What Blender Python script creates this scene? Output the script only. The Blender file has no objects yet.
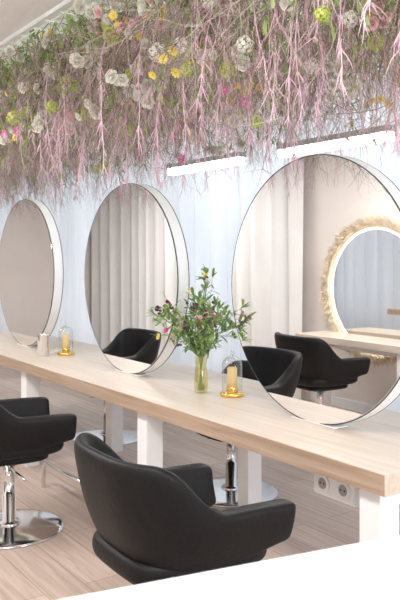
import bpy, bmesh, math, random
from mathutils import Vector, Matrix, noise
R = random.Random(7)
sc = bpy.context.scene
try:
    sc.view_settings.view_transform = 'Standard'
    sc.view_settings.look = 'None'
except Exception: pass

# ---------------------------------------------------------------- materials
def mat(name, col, rough=0.5, metal=0.0, var=0.0, scale=8.0, spec=0.5, bump=0.0, emit=None, estr=0.0, trans=0.0):
    m = bpy.data.materials.new(name); m.use_nodes = True
    nt = m.node_tree; b = nt.nodes['Principled BSDF']
    b.inputs['Base Color'].default_value = (*col, 1)
    b.inputs['Roughness'].default_value = rough
    b.inputs['Metallic'].default_value = metal
    b.inputs['Specular IOR Level'].default_value = spec
    tc = nt.nodes.new('ShaderNodeTexCoord')
    nz = nt.nodes.new('ShaderNodeTexNoise'); nz.inputs['Scale'].default_value = scale
    nz.inputs['Detail'].default_value = 4
    nt.links.new(tc.outputs['Object'], nz.inputs['Vector'])
    if var > 0:
        cr = nt.nodes.new('ShaderNodeValToRGB')
        cr.color_ramp.elements[0].position = 0.3; cr.color_ramp.elements[1].position = 0.7
        cr.color_ramp.elements[0].color = (*[max(0, c*(1-var)) for c in col], 1)
        cr.color_ramp.elements[1].color = (*[min(1, c*(1+var)) for c in col], 1)
        nt.links.new(nz.outputs['Fac'], cr.inputs['Fac'])
        nt.links.new(cr.outputs['Color'], b.inputs['Base Color'])
    if bump > 0:
        bp = nt.nodes.new('ShaderNodeBump'); bp.inputs['Strength'].default_value = bump
        bp.inputs['Distance'].default_value = 0.01
        nt.links.new(nz.outputs['Fac'], bp.inputs['Height'])
        nt.links.new(bp.outputs['Normal'], b.inputs['Normal'])
    if emit:
        b.inputs['Emission Color'].default_value = (*emit, 1)
        b.inputs['Emission Strength'].default_value = estr
    if trans > 0:
        tr = nt.nodes.new('ShaderNodeBsdfTranslucent'); tr.inputs['Color'].default_value = (*col, 1)
        mx = nt.nodes.new('ShaderNodeMixShader'); mx.inputs[0].default_value = trans
        nt.links.new(b.outputs[0], mx.inputs[1]); nt.links.new(tr.outputs[0], mx.inputs[2])
        nt.links.new(mx.outputs[0], nt.nodes['Material Output'].inputs['Surface'])
    return m

def wood(name, c1, c2, planks=False, rough=0.4):
    m = bpy.data.materials.new(name); m.use_nodes = True
    nt = m.node_tree; b = nt.nodes['Principled BSDF']; b.inputs['Roughness'].default_value = rough
    tc = nt.nodes.new('ShaderNodeTexCoord')
    mp = nt.nodes.new('ShaderNodeMapping'); mp.inputs['Scale'].default_value = (1.2, 22, 22)
    nz = nt.nodes.new('ShaderNodeTexNoise'); nz.inputs['Scale'].default_value = 1.6; nz.inputs['Detail'].default_value = 8
    nz.inputs['Distortion'].default_value = 0.6
    nt.links.new(tc.outputs['Object'], mp.inputs['Vector']); nt.links.new(mp.outputs['Vector'], nz.inputs['Vector'])
    cr = nt.nodes.new('ShaderNodeValToRGB')
    cr.color_ramp.elements[0].position = 0.3; cr.color_ramp.elements[1].position = 0.72
    cr.color_ramp.elements[0].color = (*c1, 1); cr.color_ramp.elements[1].color = (*c2, 1)
    nt.links.new(nz.outputs['Fac'], cr.inputs['Fac'])
    out = cr.outputs['Color']
    if planks:
        br = nt.nodes.new('ShaderNodeTexBrick')
        br.inputs['Scale'].default_value = 1; br.inputs['Brick Width'].default_value = 1.25
        br.inputs['Row Height'].default_value = 0.19; br.inputs['Mortar Size'].default_value = 0.003
        br.inputs['Color1'].default_value = (1, 1, 1, 1); br.inputs['Color2'].default_value = (.80, .78, .76, 1)
        br.inputs['Mortar'].default_value = (.55, .5, .45, 1)
        nt.links.new(tc.outputs['Object'], br.inputs['Vector'])
        mx = nt.nodes.new('ShaderNodeMixRGB'); mx.blend_type = 'MULTIPLY'; mx.inputs[0].default_value = 0.9
        nt.links.new(out, mx.inputs[1]); nt.links.new(br.outputs['Color'], mx.inputs[2]); out = mx.outputs[0]
    nt.links.new(out, b.inputs['Base Color'])
    return m

def glass(name, tint, gl=0.12):
    m = bpy.data.materials.new(name); m.use_nodes = True
    nt = m.node_tree; nt.nodes.remove(nt.nodes['Principled BSDF'])
    t = nt.nodes.new('ShaderNodeBsdfTransparent'); t.inputs[0].default_value = (*tint, 1)
    g = nt.nodes.new('ShaderNodeBsdfGlossy'); g.inputs['Roughness'].default_value = 0.03
    lw = nt.nodes.new('ShaderNodeLayerWeight'); lw.inputs[0].default_value = 0.25
    ma = nt.nodes.new('ShaderNodeMath'); ma.operation = 'MULTIPLY_ADD'; ma.inputs[1].default_value = 0.7; ma.inputs[2].default_value = gl*0.4
    nt.links.new(lw.outputs['Facing'], ma.inputs[0])
    mx = nt.nodes.new('ShaderNodeMixShader')
    nt.links.new(ma.outputs[0], mx.inputs[0]); nt.links.new(t.outputs[0], mx.inputs[1]); nt.links.new(g.outputs[0], mx.inputs[2])
    nt.links.new(mx.outputs[0], nt.nodes['Material Output'].inputs['Surface'])
    return m

M = dict(
 white=mat('white_paint', (.86,.87,.88), .5, var=.02),
 ceil=mat('ceiling_paint', (.82,.82,.83), .7, var=.02),
 beige=mat('beige_plaster', (.77,.71,.67), .8, var=.03, scale=3),
 curt=mat('sheer_curtain', (.84,.865,.895), .9, var=.02, scale=3, trans=.30),
 curt2=mat('lined_curtain', (.82,.81,.795), .9, var=.03, scale=3),
 leather=mat('black_leather', (.0065,.0065,.0075), .52, var=.25, scale=60, bump=.15, spec=.27),
 chrome=mat('chrome', (.78,.78,.79), .12, 1.0, var=.03),
 brass=mat('brass', (.85,.55,.15), .22, 1.0, var=.05),
 mirror=mat('mirror_silver', (.88,.88,.88), .01, 1.0, var=.005, scale=1),
 rim=mat('mirror_rim_white', (.88,.89,.90), .35, var=.02),
 seal=mat('mirror_edge_grey', (.06,.06,.07), .4, .3, var=.1),
 dark=mat('dark_metal', (.03,.03,.035), .4, .3, var=.1),
 desk=mat('desk_white', (.56,.56,.58), .5, var=.02),
 tube=mat('lamp_diffuser', (1,1,1), .5, emit=(1,1,1), estr=9, var=.01),
 led=mat('warm_led', (1,.9,.7), .5, emit=(1,.86,.6), estr=2.6, var=.01),
 counter=wood('pale_oak', (.575,.48,.395), (.705,.615,.53)),
 edge=wood('oak_edge', (.36,.25,.17), (.53,.395,.30)),
 floor=wood('floor_planks', (.49,.37,.31), (.70,.57,.495), True, .42),
 glass=glass('clear_glass', (.95,.96,.95)),
 vglass=glass('vase_glass', (.93,.88,.55), .3),
 wglass=glass('window_glass', (.97,.98,1), .02),
 candle=mat('candle_wax', (.86,.62,.28), .5, var=.05),
 twigb=mat('twig_brown', (.19,.13,.105), .8, var=.4, scale=5),
 twigg=mat('twig_tan', (.45,.37,.33), .8, var=.3, scale=5),
 twigp=mat('twig_pink', (.78,.55,.64), .8, var=.18, scale=4),
 twigm=mat('twig_mauve', (.46,.28,.33), .8, var=.3, scale=4),
 fwhite=mat('petal_white', (.87,.86,.79), .6, var=.06, trans=.25),
 fpink=mat('petal_blush', (.86,.58,.60), .6, var=.12, trans=.25),
 fmag=mat('petal_magenta', (.84,.20,.52), .55, var=.2, trans=.25),
 fgreen=mat('petal_chartreuse', (.56,.68,.12), .6, var=.2, trans=.25),
 fyel=mat('petal_yellow', (.88,.72,.16), .6, var=.15, trans=.2),
 fpurp=mat('petal_plum', (.22,.06,.14), .6, var=.3),
 leaf=mat('leaf_green', (.17,.31,.09), .55, var=.4, scale=12, trans=.25),
 leaf2=mat('leaf_olive', (.34,.45,.16), .6, var=.3, scale=12, trans=.25),
 pampas=mat('dried_pampas', (.84,.72,.56), .9, var=.2, scale=15),
 socket=mat('socket_grey', (.35,.35,.36), .5, var=.05),
)

# ---------------------------------------------------------------- helpers
def link(o, parent=None):
    sc.collection.objects.link(o)
    if parent: o.parent = parent
    return o
def empty(name, loc=(0,0,0), rz=0):
    e = bpy.data.objects.new(name, None); e.location = loc; e.rotation_euler = (0,0,rz); e.empty_display_size=.1
    return link(e)
class MB:
    def __init__(s): s.v=[]; s.f=[]; s.m=[]
    def add(s, vs, fs, mi=0):
        n=len(s.v); s.v += vs; s.f += [tuple(i+n for i in f) for f in fs]; s.m += [mi]*len(fs)
    def box(s, x0,x1,y0,y1,z0,z1, mi=0):
        vs=[(x,y,z) for z in (z0,z1) for y in (y0,y1) for x in (x0,x1)]
        s.add(vs, [(0,2,3,1),(4,5,7,6),(0,1,5,4),(2,6,7,3),(0,4,6,2),(1,3,7,5)], mi)
    def tube(s, pts, rad, sides=3, mi=0, cap=False):
        vs=[]; n=len(pts)
        for i,p in enumerate(pts):
            d = (pts[min(i+1,n-1)]-pts[max(i-1,0)])
            if d.length<1e-9: d=Vector((0,0,1))
            d.normalize()
            a = d.cross(Vector((.31,.95,.07)))
            if a.length<.05: a=d.cross(Vector((1,0,0)))
            a.normalize(); b=d.cross(a); r = rad[i] if isinstance(rad,(list,tuple)) else rad
            for k in range(sides):
                t=2*math.pi*k/sides
                vs.append(tuple(p+a*(r*math.cos(t))+b*(r*math.sin(t))))
        fs=[]
        for i in range(n-1):
            for k in range(sides):
                k2=(k+1)%sides
                fs.append((i*sides+k,i*sides+k2,(i+1)*sides+k2,(i+1)*sides+k))
        if cap:
            fs.append(tuple(range(sides))[::-1]); fs.append(tuple((n-1)*sides+k for k in range(sides)))
        s.add(vs,fs,mi)
    def lathe(s, prof, c=(0,0,0), seg=32, mi=0):
        vs=[]; n=len(prof)
        for r,z in prof:
            for k in range(seg):
                t=2*math.pi*k/seg; vs.append((c[0]+r*math.cos(t), c[1]+r*math.sin(t), c[2]+z))
        fs=[(i*seg+k, i*seg+(k+1)%seg, (i+1)*seg+(k+1)%seg, (i+1)*seg+k) for i in range(n-1) for k in range(seg)]
        s.add(vs,fs,mi)
    def petal(s, o, out, nrm, L, W, curl=.3, mi=0):
        out=out.normalized(); side=out.cross(nrm)
        if side.length<1e-4: side=out.cross(Vector((.3,.2,.9)))
        side.normalize(); nn=side.cross(out).normalized()
        vs=[]
        for t,w in ((0,.25),(.35,.85),(.75,1),(1,.45)):
            c=o+out*(L*t)+nn*(L*curl*t*t)
            e=nn*(W*.18)
            vs += [tuple(c-side*(W*w/2)+e*w), tuple(c), tuple(c+side*(W*w/2)+e*w)]
        fs=[]
        for i in range(3):
            for k in range(2): fs.append((i*3+k,i*3+k+1,i*3+4+k,i*3+3+k))
        s.add(vs,fs,mi)
    def obj(s, name, mats, parent=None, smooth=True, mods=None):
        me=bpy.data.meshes.new(name); me.from_pydata(s.v,[],s.f)
        for m in mats: me.materials.append(m)
        me.polygons.foreach_set('material_index', s.m)
        me.polygons.foreach_set('use_smooth', [smooth]*len(s.f)); me.update()
        o=bpy.data.objects.new(name,me); return link(o,parent)
def bevel(o,w=.004,seg=2):
    b=o.modifiers.new('bevel','BEVEL'); b.width=w; b.segments=seg; b.limit_method='ANGLE'
    return o
def boxobj(name, x0,x1,y0,y1,z0,z1, m, parent=None, bw=0):
    b=MB(); b.box(x0,x1,y0,y1,z0,z1); o=b.obj(name,[m],parent,False)
    if bw: bevel(o,bw)
    return o
def rv(a=1): return Vector((R.uniform(-a,a),R.uniform(-a,a),R.uniform(-a,a)))
def sm(t): t=max(0,min(1,t)); return t*t*(3-2*t)

# ---------------------------------------------------------------- room
XL,XR,YF,YB=-10.5,2.6,-.72,4.3
boxobj('floor',XL,XR,YF,YB,-.1,0,M['floor'])
boxobj('ceiling',XL,XR,YF,YB,3.0,3.1,M['ceil'])
boxobj('ceiling_soffit',XL,XR,YF,1.38,2.60,3.0,M['ceil'])
boxobj('wall_left',XL-.1,XL,YF,YB,0,3.0,M['beige'])
boxobj('wall_front',XL,XR,YF-.1,YF,0,3.0,M['beige'])
boxobj('baseboard_front',-5.7,XR,YF,YF+.015,0,.09,M['white'])
b=MB(); b.box(XL,XR,YB,YB+.15,0,.35); b.box(XL,XR,YB,YB+.15,2.75,3.0)
nwin=6; pitch=(XR-XL)/nwin
for i in range(nwin+1):
    xc=XL+i*pitch; b.box(max(XL,xc-.12),min(XR,xc+.12),YB,YB+.15,.35,2.75)
b.obj('wall_back',[M['white']],None,False)
for i in range(nwin):
    a=XL+i*pitch+.12; c=a+pitch-.24
    b=MB()
    for (p,q,r_,t) in ((a,c,.35,.41),(a,c,2.69,2.75),(a,a+.06,.35,2.75),(c-.06,c,.35,2.75),((a+c)/2-.03,(a+c)/2+.03,.35,2.75)):
        b.box(p,q,YB+.04,YB+.10,r_,t)
    b.box(a,c,YB+.065,YB+.075,.35,2.75,1)
    b.obj('window_%d'%(i+1),[M['white'],M['wglass']],None,False)
b=MB(); b.box(XR,XR+.15,YF,YB,0,.6); b.box(XR,XR+.15,YF,YB,2.5,3.0); b.box(XR,XR+.15,YF,-.3,.6,2.5); b.box(XR,XR+.15,3.3,YB,.6,2.5)
b.obj('wall_right',[M['white']],None,False)
b=MB()
for (p,q,r_,t) in ((-.3,3.3,.6,.66),(-.3,3.3,2.44,2.5),(-.3,-.24,.6,2.5),(3.24,3.3,.6,2.5),(.87,.93,.6,2.5),(2.07,2.13,.6,2.5)):
    b.box(XR+.04,XR+.10,p,q,r_,t)
b.obj('window_7',[M['white']],None,False)  # added unseen window frame, there only to house the camera-side fill

def curtain(name,x0,x1,y,z0,z1,amp,wl,m):
    n=int((x1-x0)/.015); vs=[]; fs=[]; ph=0
    rows=[z0,(z0*2+z1)/3,(z0+2*z1)/3,z1]
    cols=[]
    for i in range(n+1):
        x=x0+(x1-x0)*i/n
        ph+=.015/wl*2*math.pi*(1+.55*noise.noise(Vector((x*1.3,y,0))))
        a=amp*(1+.5*noise.noise(Vector((x*.9,3,y))))
        cols.append((x,ph,a))
    for j,z in enumerate(rows):
        for x,p,a in cols:
            vs.append((x+.012*math.sin(p*2+j*.3), y+a*math.sin(p+.15*j)+.25*a*math.sin(2.3*p+j*.5), z))
    w=n+1
    for j in range(3):
        for i in range(n): fs.append((j*w+i,j*w+i+1,(j+1)*w+i+1,(j+1)*w+i))
    b=MB(); b.add(vs,fs); return b.obj(name,[m])
curtain('curtain',XL+.1,.6,3.68,.02,2.9,.085,.26,M['curt'])
boxobj('curtain_rail',XL+.05,.7,3.66,3.70,2.9,3.0,M['white'])
curtain('curtain',XL+.1,-5.75,YF+.12,.02,2.58,.045,.24,M['curt2'])

# ---------------------------------------------------------------- counter
CY0,CY1,CT=1.97,2.81,.75
root=empty('styling_counter',(0,0,0))
o=boxobj('top',-7.0,-1.757,CY0+.003,CY1-.003,.672,CT,M['counter'],root,.003)
boxobj('front_edge',-7.0,-1.757,CY0,CY0+.003,.674,CT-.004,M['edge'],root)
boxobj('back_edge',-7.0,-1.757,CY1-.003,CY1,.674,CT-.004,M['edge'],root)
for i,xx in enumerate((-1.86,-3.45,-5.10,-6.75)):
    boxobj('leg_%d'%(2*i+1),xx-.05,xx+.05,2.01,2.11,0,.672,M['white'],root,.004)
    boxobj('leg_%d'%(2*i+2),xx-.05,xx+.05,2.68,2.78,0,.672,M['white'],root,.004)
    if i<3: boxobj('crossbar_%d'%(i+1),xx-.03,xx+.03,2.12,2.67,.60,.672,M['white'],root)
s=empty('power_socket_box',(-2.10,2.12,.60))
boxobj('housing',-.11,.11,-.05,.05,-.045,.071,M['white'],s,.006)
b=MB()
for cx in (-.055,.055):
    b.tube([Vector((cx,-.051,0.005)),Vector((cx,-.0555,.005))],[.036,.036],24,0,True)
    b.tube([Vector((cx,-.0555,.005)),Vector((cx,-.0565,.005))],[.022,.022],24,1,True)
    for dx in (-.01,.01): b.tube([Vector((cx+dx,-.0565,.005)),Vector((cx+dx,-.0575,.005))],[.004,.004],8,2,True)
b.obj('outlets',[M['white'],M['socket'],M['dark']],s,False)

for k,xx in enumerate((-2.50,-4.11,-5.80)):
    b=MB(); r=.014
    pts=[Vector((-.45,.0,.0)),Vector((-.45,.0,.13)),Vector((-.43,-.0,.17)),Vector((0,-.0,.17)),Vector((.43,-.0,.17)),Vector((.45,0,.13)),Vector((.45,0,0))]
    b.tube(pts,r,10)
    f=b.obj('footrest',[M['chrome']]); f.location=(xx,1.93,0)

# ---------------------------------------------------------------- round mirrors
def disc(b,r,y0,y1,mi,zc,seg=96,rb=.004):
    ring=lambda rr,y:[(rr*math.cos(2*math.pi*k/seg),y,zc+rr*math.sin(2*math.pi*k/seg)) for k in range(seg)]
    vs=ring(r-rb,y0)+ring(r,y0+rb)+ring(r,y1-rb)+ring(r-rb,y1)
    fs=[]
    for i in range(3):
        for k in range(seg): fs.append((i*seg+k,(i+1)*seg+k,(i+1)*seg+(k+1)%seg,i*seg+(k+1)%seg))
    fs.append(tuple(range(seg))); fs.append(tuple(3*seg+k for k in range(seg))[::-1])
    b.add(vs,fs,mi)
MR=.59
for xx in (-2.465,-4.14,-5.83):
    e=empty('round_mirror',(xx,2.30,CT+.002))
    b=MB(); disc(b,MR,.004,.076,0,MR); o=b.obj('rim',[M['rim']],e,False)
    b=MB(); disc(b,MR-.006,0,.004,0,MR,96,.0005); b.obj('mirror_face',[M['mirror']],e,False)
    b=MB(); disc(b,MR-.006,.076,.080,0,MR,96,.0005); b.obj('mirror_face_rear',[M['mirror']],e,False)
    b=MB()
    for yy in (.003,.077):
        pts=[Vector(((MR-.002)*math.cos(t*2*math.pi/96),yy,MR+(MR-.002)*math.sin(t*2*math.pi/96))) for t in range(97)]
        b.tube(pts,.0026,6)
    b.obj('edge_seal',[M['seal']],e)
    b=MB(); b.box(-.14,.14,-.0,.08,-.0,.006); b.obj('foot_plate',[M['rim']],e,False)

# ---------------------------------------------------------------- chair
def build_chair_meshes():
    a,fb=.305,.27
    path=[]
    for y in (.27,.22,.15,.08,.02): path.append((a,y))
    nb=22; n_=2.0/2.9
    for i in range(nb+1):
        t=math.pi*i/nb
        c,s_=math.cos(t),math.sin(t)
        path.append((a*math.copysign(abs(c)**n_,c), -.02-.28*abs(s_)**n_))
    for y in (.02,.08,.15,.22,.27): path.append((-a,y))
    P=[path[0]]
    for p in path[1:]:
        if (Vector(p)-Vector(P[-1])).length>.012: P.append(p)
    n=len(P); rings=[]
    for i,(x,y) in enumerate(P):
        p0=Vector(P[max(i-1,0)]); p1=Vector(P[min(i+1,n-1)])
        t=(p1-p0).normalized(); inn=Vector((t.y,-t.x)) 
        c=Vector((0,-.02))-Vector((x,y))
        if inn.dot(c)<0: inn=-inn
        bw=sm((.0-y)/.24)
        top=.655+.185*bw - .006*sm((y-.1)/.2)
        bot=.425+.075*sm((y-.02)/.25)
        th=.085-.030*bw
        prof=[]
        H=top-bot
        def off(z):
            q=max(0,min(1,(z-.415)/.23)); o_=.105*(1-q)**1.7
            o_ -= bw*.045*sm((z-.55)/.3)
            return o_
        for q in (0,.2,.45,.7,.93): prof.append((off(bot+H*q),bot+H*q))
        prof.append((off(top)+.012,top)); prof.append((off(top)+th-.012,top))
        for q in (.93,.7,.45,.2): prof.append((off(bot+H*q)+th,bot+H*q))
        prof.append((off(bot)+th,bot))
        rings.append([(x+inn.x*o_,y+inn.y*o_,z) for o_,z in prof])
    def capring(rg,dy,sc_):
        cx=sum(p[0] for p in rg)/len(rg); cz=sum(p[2] for p in rg)/len(rg)
        return [(cx+(p[0]-cx)*sc_,p[1]+dy,cz+(p[2]-cz)*(.5+.5*sc_)) for p in rg]
    rings=[capring(rings[0],.024,.35),capring(rings[0],.019,.86)]+rings+[capring(rings[-1],.019,.86),capring(rings[-1],.024,.35)]
    k=len(rings[0]); b=MB(); vs=[p for r in rings for p in r]; fs=[]
    for i in range(len(rings)-1):
        for j in range(k): fs.append((i*k+j,i*k+(j+1)%k,(i+1)*k+(j+1)%k,(i+1)*k+j))
    fs.append(tuple(range(k))[::-1]); fs.append(tuple((len(rings)-1)*k+j for j in range(k)))
    b.add(vs,fs)
    return b
def superbox(b,cx,cy,cz,hx,hy,hz,n=4.0,seg=32,rows=12,mi=0):
    vs=[];
    sp=lambda c,e:math.copysign(abs(c)**e,c)
    for j in range(rows+1):
        ph=-math.pi/2+math.pi*j/rows
        for i in range(seg):
            th=2*math.pi*i/seg
            vs.append((cx+hx*sp(math.cos(ph),.35)*sp(math.cos(th),2/n), cy+hy*sp(math.cos(ph),.35)*sp(math.sin(th),2/n), cz+hz*sp(math.sin(ph),.6)))
    fs=[(j*seg+i,j*seg+(i+1)%seg,(j+1)*seg+(i+1)%seg,(j+1)*seg+i) for j in range(rows) for i in range(seg)]
    b.add(vs,fs,mi)
shell=build_chair_meshes()
seat=MB(); superbox(seat,0,.0,.475,.245,.275,.052); 
under=MB(); superbox(under,0,-.01,.412,.19,.205,.026)
colm=MB()
colm.lathe([(.0,.392),(.11,.392),(.11,.378),(.045,.375),(.045,.35),(.030,.348),(.030,.20),(.036,.198),(.036,.05),(.06,.045),(.065,.03),(0,.03)],seg=28)
colm.tube([Vector((.03,0,.35)),Vector((.12,.0,.345)),Vector((.22,.03,.32))],.007,8,0,True)
base=MB(); base.lathe([(0,.036),(.07,.034),(.17,.024),(.28,.016),(.295,.010),(.295,.0),(0,0)],seg=64)
meshes={}
def chair(loc,rz,zs=1):
    e=empty('salon_chair',loc,rz); e.scale=(1,1,zs)
    for nm,mb,mt in (('shell',shell,'leather'),('seat',seat,'leather'),('seat_base',under,'leather'),('column',colm,'chrome'),('base',base,'chrome')):
        if nm not in meshes:
            o=mb.obj(nm,[M[mt]],e); meshes[nm]=o.data
        else:
            o=bpy.data.objects.new(nm,meshes[nm]); link(o,e)
        if nm in('shell','seat'):
            s_=o.modifiers.new('sub','SUBSURF'); s_.levels=1; s_.render_levels=2
    return e
chair((-2.23,1.45,0),math.radians(-2),1.015)
chair((-3.98,1.485,0),math.radians(-7),1.0)
chair((-5.76,1.48,0),math.radians(0),.98)
chair((-3.80,2.86,0),math.radians(178),.93)
chair((-5.50,2.88,0),math.radians(183),.93)
chair((-4.60,.22,0),math.radians(184))

# ---------------------------------------------------------------- side station behind (seen in mirror)
s=empty('vanity_table',(0,0,0))
boxobj('top',-5.34,-2.6,-.55,-.17,.69,.75,M['counter'],s,.003)
for i,xx in enumerate((-5.25,-4.09,-2.7)):
    boxobj('leg_%d'%(i+1),xx-.05,xx+.05,(-.50 if i==0 else -.29),(-.40 if i==0 else -.19),0,.69,M['white'],s,.003)
boxobj('rail',-5.25,-2.7,-.53,-.50,.60,.69,M['white'],s)
e=empty('wreath_mirror',(-4.80,YF+.02,1.16))
b=MB(); disc(b,.56,.0,.03,0,0); mo=b.obj('mirror_face',[M['mirror']],e,False)
b=MB()
pts=[Vector((.568*math.cos(t*2*math.pi/64),.035,.568*math.sin(t*2*math.pi/64))) for t in range(65)]
b.tube(pts,.010,8); b.obj('led_ring',[M['led']],e)
b=MB()
for i in range(4600):
    t=R.uniform(0,2*math.pi); rr=R.gauss(.62,.018)
    c=Vector((rr*math.cos(t),.05+R.uniform(-.03,.03),rr*math.sin(t)))
    d=Vector((math.cos(t+R.uniform(.2,1.2)),R.uniform(-.1,.8),math.sin(t+R.uniform(.2,1.2))))
    L=R.uniform(.02,.06); b.tube([c,c+d*L*.5,c+d*L],[.004,.0045,.001],3)
pts=[Vector((.615*math.cos(t*2*math.pi/64),.035,.615*math.sin(t*2*math.pi/64))) for t in range(65)]
b.tube(pts,.02,8)
b.obj('dried_grass_garland',[M['pampas']],e)

# ---------------------------------------------------------------- reception desk (foreground)
d=empty('reception_desk',(-.865,.68,0),math.radians(-10.5))
boxobj('top',0,.60,-1.15,.95,1.013,1.053,M['desk'],d,.008)
boxobj('front_panel',.04,.07,-1.10,.90,0,1.013,M['desk'],d)
boxobj('side_panel_1',.07,.56,.87,.90,0,1.013,M['desk'],d)
boxobj('side_panel_2',.07,.56,-1.10,-1.07,0,1.013,M['desk'],d)

# ---------------------------------------------------------------- linear lamps
for x0 in (-5.09,-3.74):
    e=empty('linear_pendant_lamp',(x0+.44,3.24,2.15))
    b=MB(); b.box(-.47,.47,-.035,.035,.020,.055); o=b.obj('housing',[M['socket']],e,False)
    b=MB(); b.box(-.46,.46,-.032,.032,-.030,.020); o=bevel(b.obj('diffuser',[M['tube']],e,False),.006)
    b=MB()
    for xx in (-.38,.38): b.tube([Vector((xx,0,.05)),Vector((xx,0,.85))],.0018,6)
    b.obj('suspension_cables',[M['chrome']],e)

# ---------------------------------------------------------------- cloches, cup
def cloche(x,y):
    e=empty('glass_cloche',(x,y,CT))
    b=MB(); b.lathe([(0,0),(.062,0),(.064,.006),(.064,.018),(.060,.022),(0,.022)],seg=40); b.obj('brass_base',[M['brass']],e)
    b=MB(); pr=[(.053,.022),(.053,.16)]
    for i in range(1,9):
        t=math.pi/2*i/8; pr.append((.053*math.cos(t)+.0003,.16+.053*math.sin(t)))
    b.lathe(pr,seg=40)
    b.lathe([(.004,.213),(.008,.218),(.012,.228),(.008,.238),(.0005,.241)],seg=20); b.obj('dome',[M['glass']],e)
    b=MB(); b.lathe([(0,.022),(.026,.022),(.026,.145),(.022,.15),(0,.15)],seg=28,mi=0); b.lathe([(.028,.022),(.030,.024),(.030,.05),(.028,.052),(.028,.022)],seg=28,mi=1)
    b.tube([Vector((0,0,.15)),Vector((.001,0,.162))],.0015,6,1)
    b.obj('candle',[M['candle'],M['brass']],e)
cloche(-3.18,2.40); cloche(-5.16,2.36)
b=MB(); b.lathe([(0,0),(.040,0),(.042,.004),(.042,.155),(.044,.158),(.040,.158),(.039,.15),(.039,.008),(0,.008)],seg=32)
o=b.obj('metal_tumbler',[M['chrome']]); o.location=(-5.20,2.20,CT)

# ---------------------------------------------------------------- blossoms
def rose(b,c,n,r,mi):
    n=n.normalized(); a=n.orthogonal().normalized(); q=n.cross(a)
    for lay,(cnt,el,L) in enumerate(((6,.15,1),(6,.65,.9),(5,1.1,.75),(3,1.4,.6))):
        for k in range(cnt):
            t=2*math.pi*k/cnt+lay*.5+R.uniform(-.15,.15)
            rad=a*math.cos(t)+q*math.sin(t)
            out=rad*math.cos(el)+n*math.sin(el)
            b.petal(c+rad*r*.12,out,n-rad*.5,r*L,r*.95,.25 if lay<2 else .45,mi)
def floret_ball(b,c,r,mi,cnt=34):
    for k in range(cnt):
        z=1-2*(k+.5)/cnt; t=k*2.399963; s_=math.sqrt(1-z*z)
        n=Vector((s_*math.cos(t),s_*math.sin(t),z)); a=n.orthogonal().normalized(); q=n.cross(a)
        ph=R.uniform(0,3)
        p=c+n*r*R.uniform(.8,1.05)
        for j in range(4):
            tt=ph+j*math.pi/2; rad=a*math.cos(tt)+q*math.sin(tt)
            s_w=r*.30
            side=n.cross(rad)
            b.add([tuple(p),tuple(p+rad*s_w*.6+side*s_w*.45+n*.002),tuple(p+rad*s_w*1.1),tuple(p+rad*s_w*.6-side*s_w*.45+n*.002)],[(0,1,2,3)],mi)
def orchid(b,c,n,r,mi,mc):
    n=n.normalized(); a=n.orthogonal().normalized(); q=n.cross(a); ph=R.uniform(0,6)
    for k in range(5):
        t=ph+2*math.pi*k/5; rad=a*math.cos(t)+q*math.sin(t)
        b.petal(c,rad+n*.25,n,r,r*.75,.1,mi)
    for k in range(3):
        t=ph+2*math.pi*k/3; rad=a*math.cos(t)+q*math.sin(t)
        b.petal(c,rad*.4+n,rad,r*.45,r*.3,.2,mc)
def daisy(b,c,n,r,mi,mc):
    n=n.normalized(); a=n.orthogonal().normalized(); q=n.cross(a)
    for k in range(10):
        t=2*math.pi*k/10; rad=a*math.cos(t)+q*math.sin(t)
        b.petal(c,rad+n*.2,n,r,r*.4,.05,mi)
    for k in range(5):
        t=2*math.pi*k/5; rad=a*math.cos(t)+q*math.sin(t); b.petal(c+n*r*.05,rad*.6+n,n,r*.3,r*.3,.1,mc)
def leaf(b,c,d,L,W,mi):
    b.petal(c,d,Vector((R.uniform(-.4,.4),R.uniform(-.4,.4),1)),L,W,R.uniform(-.25,.15),mi)

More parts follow.
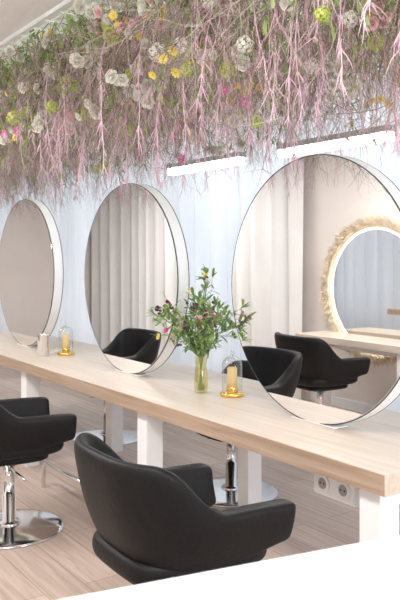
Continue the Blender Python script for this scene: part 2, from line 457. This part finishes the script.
# ---------------------------------------------------------------- bouquet
e=empty('flower_vase',(-3.345,2.315,CT))
b=MB(); b.lathe([(0,.004),(.030,.004),(.034,.012),(.037,.05),(.033,.11),(.028,.15),(.033,.185),(.036,.195)],seg=32); b.obj('vase_glass',[M['vglass']],e)
b=MB(); mats=[M['leaf'],M['leaf2'],M['fpurp'],M['fyel'],M['fwhite'],M['fpink'],M['fmag']]
for i in range(68):
    t=R.uniform(0,2*math.pi); spread=R.uniform(.0,1)**.6
    top=Vector((math.cos(t)*.28*spread,math.sin(t)*.22*spread-.03*spread,R.uniform(.27,.48)+.10*(1-spread)))
    if i<6: top=Vector((R.uniform(-.02,.10),R.uniform(-.02,.05),R.uniform(.56,.70)))
    if abs(top.x)>.17: top.y=-abs(top.y)-.04
    b0=Vector((-math.cos(t)*.018,-math.sin(t)*.018,.015)); nk=Vector((math.cos(t)*.012,math.sin(t)*.012,.19))
    mid=nk.lerp(top,.5)+Vector((0,0,.05))
    pts=[b0,nk,nk.lerp(mid,.5)+rv(.004),mid,mid.lerp(top,.6)+rv(.01),top]
    b.tube(pts,[.0022,.002,.0018,.0015,.0012,.001],4,R.choice((0,1)))
    for k in range(R.randint(8,12)):
        q=R.uniform(.15,1); p=nk.lerp(mid,q*2) if q<.5 else mid.lerp(top,q*2-1)
        dd=Vector((math.cos(t),math.sin(t),.5))*.4+rv(.8)
        if abs(p.x)>.13: dd.y=-abs(dd.y)
        leaf(b,p,dd,R.uniform(.03,.07),R.uniform(.008,.02),R.choice((0,0,1,1)))
    n=(top-nk).normalized()+rv(.3)
    c=R.random()
    if c<.28:
        for k in range(6): rose(b,top-n*.012*k+rv(.012),rv(1),.010,2)
    elif c<.34: daisy(b,top,n+Vector((.2,-.8,0)),.020,3,3)
    elif c<.44: daisy(b,top,n+Vector((.3,-.8,0)),.020,4,3)
    elif c<.52: rose(b,top,n,.019,5)
    elif c<.56: rose(b,top,n,.017,6)
    else:
        for k in range(6): leaf(b,top,n+rv(.9),R.uniform(.03,.055),.013,R.choice((0,1)))
b.obj('bouquet',mats,e)

# ---------------------------------------------------------------- hanging flower installation
inst=empty('hanging_flower_installation',(0,0,0))
X0,X1,Y0,Y1=-9.6,-.75,1.44,2.95
b=MB()
b.box(X0-.1,X1+.1,Y0-.05,Y0-.03,2.58,2.60); b.box(X0-.1,X1+.1,Y1+.06,Y1+.1,2.56,2.60)
b.box(X0-.1,X0-.06,Y0-.03,Y1+.06,2.56,2.60); b.box(X1+.06,X1+.1,Y0-.03,Y1+.06,2.56,2.60)
xx=X0
while xx<X1:
    b.tube([Vector((xx,Y0-.04,2.58)),Vector((xx,Y1+.06,2.58))],.003,4); xx+=.15
yy=Y0
while yy<Y1:
    b.tube([Vector((X0-.06,yy,2.585)),Vector((X1+.06,yy,2.585))],.003,4); yy+=.15
for xx in (X0,-7.,-5.,-3.,X1):
    for yy in (Y0-.03,Y1+.08): b.tube([Vector((xx,yy,2.6)),Vector((xx,yy,3.0))],.005,5)
b.obj('support_grid',[M['white']],inst,False)

def rx(): return X1-(X1-X0)*R.random()**1.25
def ry(): return Y0+(Y1-Y0)*R.random()**1.3
def walk(p,d,L,n,wig,grav=.0):
    pts=[p.copy()]; d=d.normalized()
    for i in range(n):
        d=(d+rv(wig)+Vector((0,0,-grav))).normalized()
        p=p+d*(L/n); pts.append(p.copy())
    return pts
def bad(pts):
    for w in pts:
        if w.z<1.80 or (w.z<1.97 and abs(w.y-2.34)<.12) or w.y>3.14 or (w.z>2.58 and w.y<1.40): return True
    return False
def twig(b,p,d,L,r,mi,nb,wig=.25,grav=.05,sides=3):
    n=6; pts=walk(p,d,L,n,wig,grav)
    if bad(pts): return
    b.tube(pts,[r*(1-.75*i/n) for i in range(n+1)],sides,mi)
    for k in range(nb):
        i=R.randint(1,n-1); q=pts[i]
        dd=(pts[i]-pts[i-1]).normalized()+rv(.9)
        l2=L*R.uniform(.2,.45); p2=walk(q,dd,l2,4,.3,grav)
        if bad(p2): continue
        b.tube(p2,[r*.5*(1-.7*j/4) for j in range(5)],3,mi)
        if R.random()<.6:
            p3=walk(p2[2],(p2[3]-p2[2]).normalized()+rv(.9),l2*.5,3,.3,grav)
            if not bad(p3): b.tube(p3,[r*.35,r*.3,r*.2,r*.1],3,mi)
b=MB()
for i in range(5500):
    if i<4000 or i>=4900: p=Vector((rx(),ry(),R.uniform(2.36,2.62)))
    else: p=Vector((R.uniform(X0,X1),Y0+R.uniform(-.03,.15),R.uniform(2.42,2.57)))
    L=R.uniform(.2,.52) if R.random()<.85 else R.uniform(.5,.74)
    if 4000<=i<4900: L*=.55
    d=Vector((R.uniform(-.6,.6),R.uniform(-.6,.6),-1)) if R.random()<.65 else Vector((R.uniform(-1,1),R.uniform(-.6,1),-.3))
    mi=R.choices((0,1,2),(5,5,1.8))[0]
    if i>=4900:      # long thin hanging stems
        twig(b,p,Vector((R.uniform(-.2,.2),R.uniform(-.2,.2),-1)),R.uniform(.45,.72),.0018,R.choice((1,2,1,0)),R.randint(5,9),.14,.15)
    else:
        twig(b,p,d,L,R.uniform(.0015,.0031),mi,R.randint(4,8))
b.obj('dry_twigs',[M['twigb'],M['twigg'],M['twigm']],inst)
b=MB()
for i in range(900):
    p=Vector((rx(),ry(),R.uniform(2.2,2.6)))
    dens=.15+.55*max(0,(p.x+4.2)/3.0)
    if noise.noise(Vector((p.x*1.6,p.y*1.6,1)))>.15: dens+=.22
    if R.random()>dens: continue
    L=R.uniform(.25,.60); pts=walk(p,Vector((R.uniform(-.25,.25),R.uniform(-.25,.25),-1)),L,9,.14,.2)
    if bad(pts): continue
    r=R.uniform(.0024,.0044)
    b.tube(pts,[r*(1-.6*j/9)*(1+.25*math.sin(j*2.1)) for j in range(10)],5,0)
    for k in range(R.randint(26,40)):
        j=R.randint(1,9); q=pts[j]; dd=Vector((R.uniform(-1,1),R.uniform(-1,1),-1.3))
        l2=R.uniform(.02,.09); p2=walk(q,dd,l2,3,.3,.25)
        if bad(p2): continue
        b.tube(p2,[r*.6,r*.55,r*.4,r*.15],3,0)
b.obj('pink_amaranth_tassels',[M['twigp']],inst)
b=MB()
for i in range(18000):
    if i<14500: p=Vector((rx(),ry(),2.62-abs(R.gauss(0,.18))))
    else: p=Vector((R.uniform(X0,X1),Y0+R.uniform(-.02,.2),2.57-abs(R.gauss(0,.10))))
    g=noise.noise(Vector((p.x*1.3,p.y*1.3,5)))+ (.28 if p.x<-3 else .08)
    if g< .0 and R.random()<.65: continue
    if p.z<2.05: continue
    leaf(b,p,Vector((R.uniform(-1,1),R.uniform(-.2,1),R.uniform(-1,.1))),R.uniform(.025,.065),R.uniform(.008,.020),R.choice((0,1,1)))
for i in range(360):
    p=Vector((rx(),ry(),2.55)); pts=walk(p,Vector((R.uniform(-.3,.3),R.uniform(-.3,.3),-1)),R.uniform(.2,.5),6,.2,.1)
    b.tube(pts,[.0018]*7,3,1)
    for q in pts[1:]:
        for k in range(4): leaf(b,q+rv(.01),rv(1)+Vector((0,0,-.3)),R.uniform(.025,.05),R.uniform(.008,.016),R.choice((0,1,1)))
b.obj('foliage',[M['leaf'],M['leaf2']],inst)
b=MB()
for i in range(560):
    p=Vector((rx(),Y0+(Y1-Y0)*R.random()**1.9,R.uniform(2.14,2.54)))
    n=Vector((R.uniform(-.2,1),-1+R.uniform(-.5,.5),R.uniform(-1,.0)))
    c=R.random(); f=.8 if p.x>-2.6 else 1.0
    if c<.40:
        for k in range(R.randint(2,4)): rose(b,p+rv(.05),n+rv(.4),R.uniform(.022,.036)*f,0)
    elif c<.64: floret_ball(b,p,R.uniform(.026,.042)*f,3)
    elif c<.72:
        for k in range(3): orchid(b,p+rv(.05)+Vector((0,0,-.05*k)),n+rv(.5),R.uniform(.022,.034)*f,2,0)
    elif c<.80:
        for k in range(4): daisy(b,p+rv(.05),n+rv(.5),R.uniform(.016,.024),4,4)
    elif c<.9:
        floret_ball(b,p,R.uniform(.03,.045)*f,0)
    else:
        for k in range(4): rose(b,p+rv(.05),n+rv(.5),R.uniform(.018,.027)*f,1)
b.obj('blossoms',[M['fwhite'],M['fpink'],M['fmag'],M['fgreen'],M['fyel']],inst)

# ---------------------------------------------------------------- lights
def area(name,loc,rot,sx,sy,en,col):
    l=bpy.data.lights.new(name,'AREA'); l.shape='RECTANGLE'; l.size=sx; l.size_y=sy; l.energy=en; l.color=col
    o=bpy.data.objects.new(name,l); o.location=loc; o.rotation_euler=rot; return link(o)
area('daylight_back_windows',(-4.5,4.75,1.6),(math.radians(-90),0,0),12.5,2.6,275,(.93,.965,1))
area('camera_side_fill',(2.9,1.5,1.6),(0,math.radians(90),0),2.0,3.4,195,(.98,.99,1))  # added soft fill from the camera side, mainly for the blossoms
for i,xx in enumerate((-1.2,-4.2,-7.2)):
    f=boxobj('added_fill_panel',xx-.62,xx+.62,.15,.65,2.585,2.60,M['white'])  # added panel body above each interior fill light, unseen
    area('interior_fill_light',(xx,.4,2.58),(0,0,0),1.2,.45,54,(1,.99,.98))  # added fill to brighten the room interior
for i,xx in enumerate((-2.5,-5.5,-8.5)):
    area('canopy_fill_light',(xx,2.2,2.97),(0,0,0),2.4,1.2,28,(1,.99,.98))  # added fill from above and behind the hanging flowers
w=bpy.data.worlds.new('world'); sc.world=w; w.use_nodes=True
w.node_tree.nodes['Background'].inputs[0].default_value=(.90,.95,1,1); w.node_tree.nodes['Background'].inputs[1].default_value=.65

# ---------------------------------------------------------------- camera
cd=bpy.data.cameras.new('camera'); cam=bpy.data.objects.new('camera',cd); link(cam)
cam.location=(0,0,1.5)
cam.rotation_euler=(math.radians(90),0,math.atan2(.568,-.823)-math.pi/2)
cd.sensor_fit='VERTICAL'; cd.sensor_height=36; cd.lens=758/600*36; cd.shift_y=-47/600
cd.clip_start=.05
cd.dof.use_dof=True; cd.dof.focus_distance=3.2; cd.dof.aperture_fstop=9
sc.camera=cam
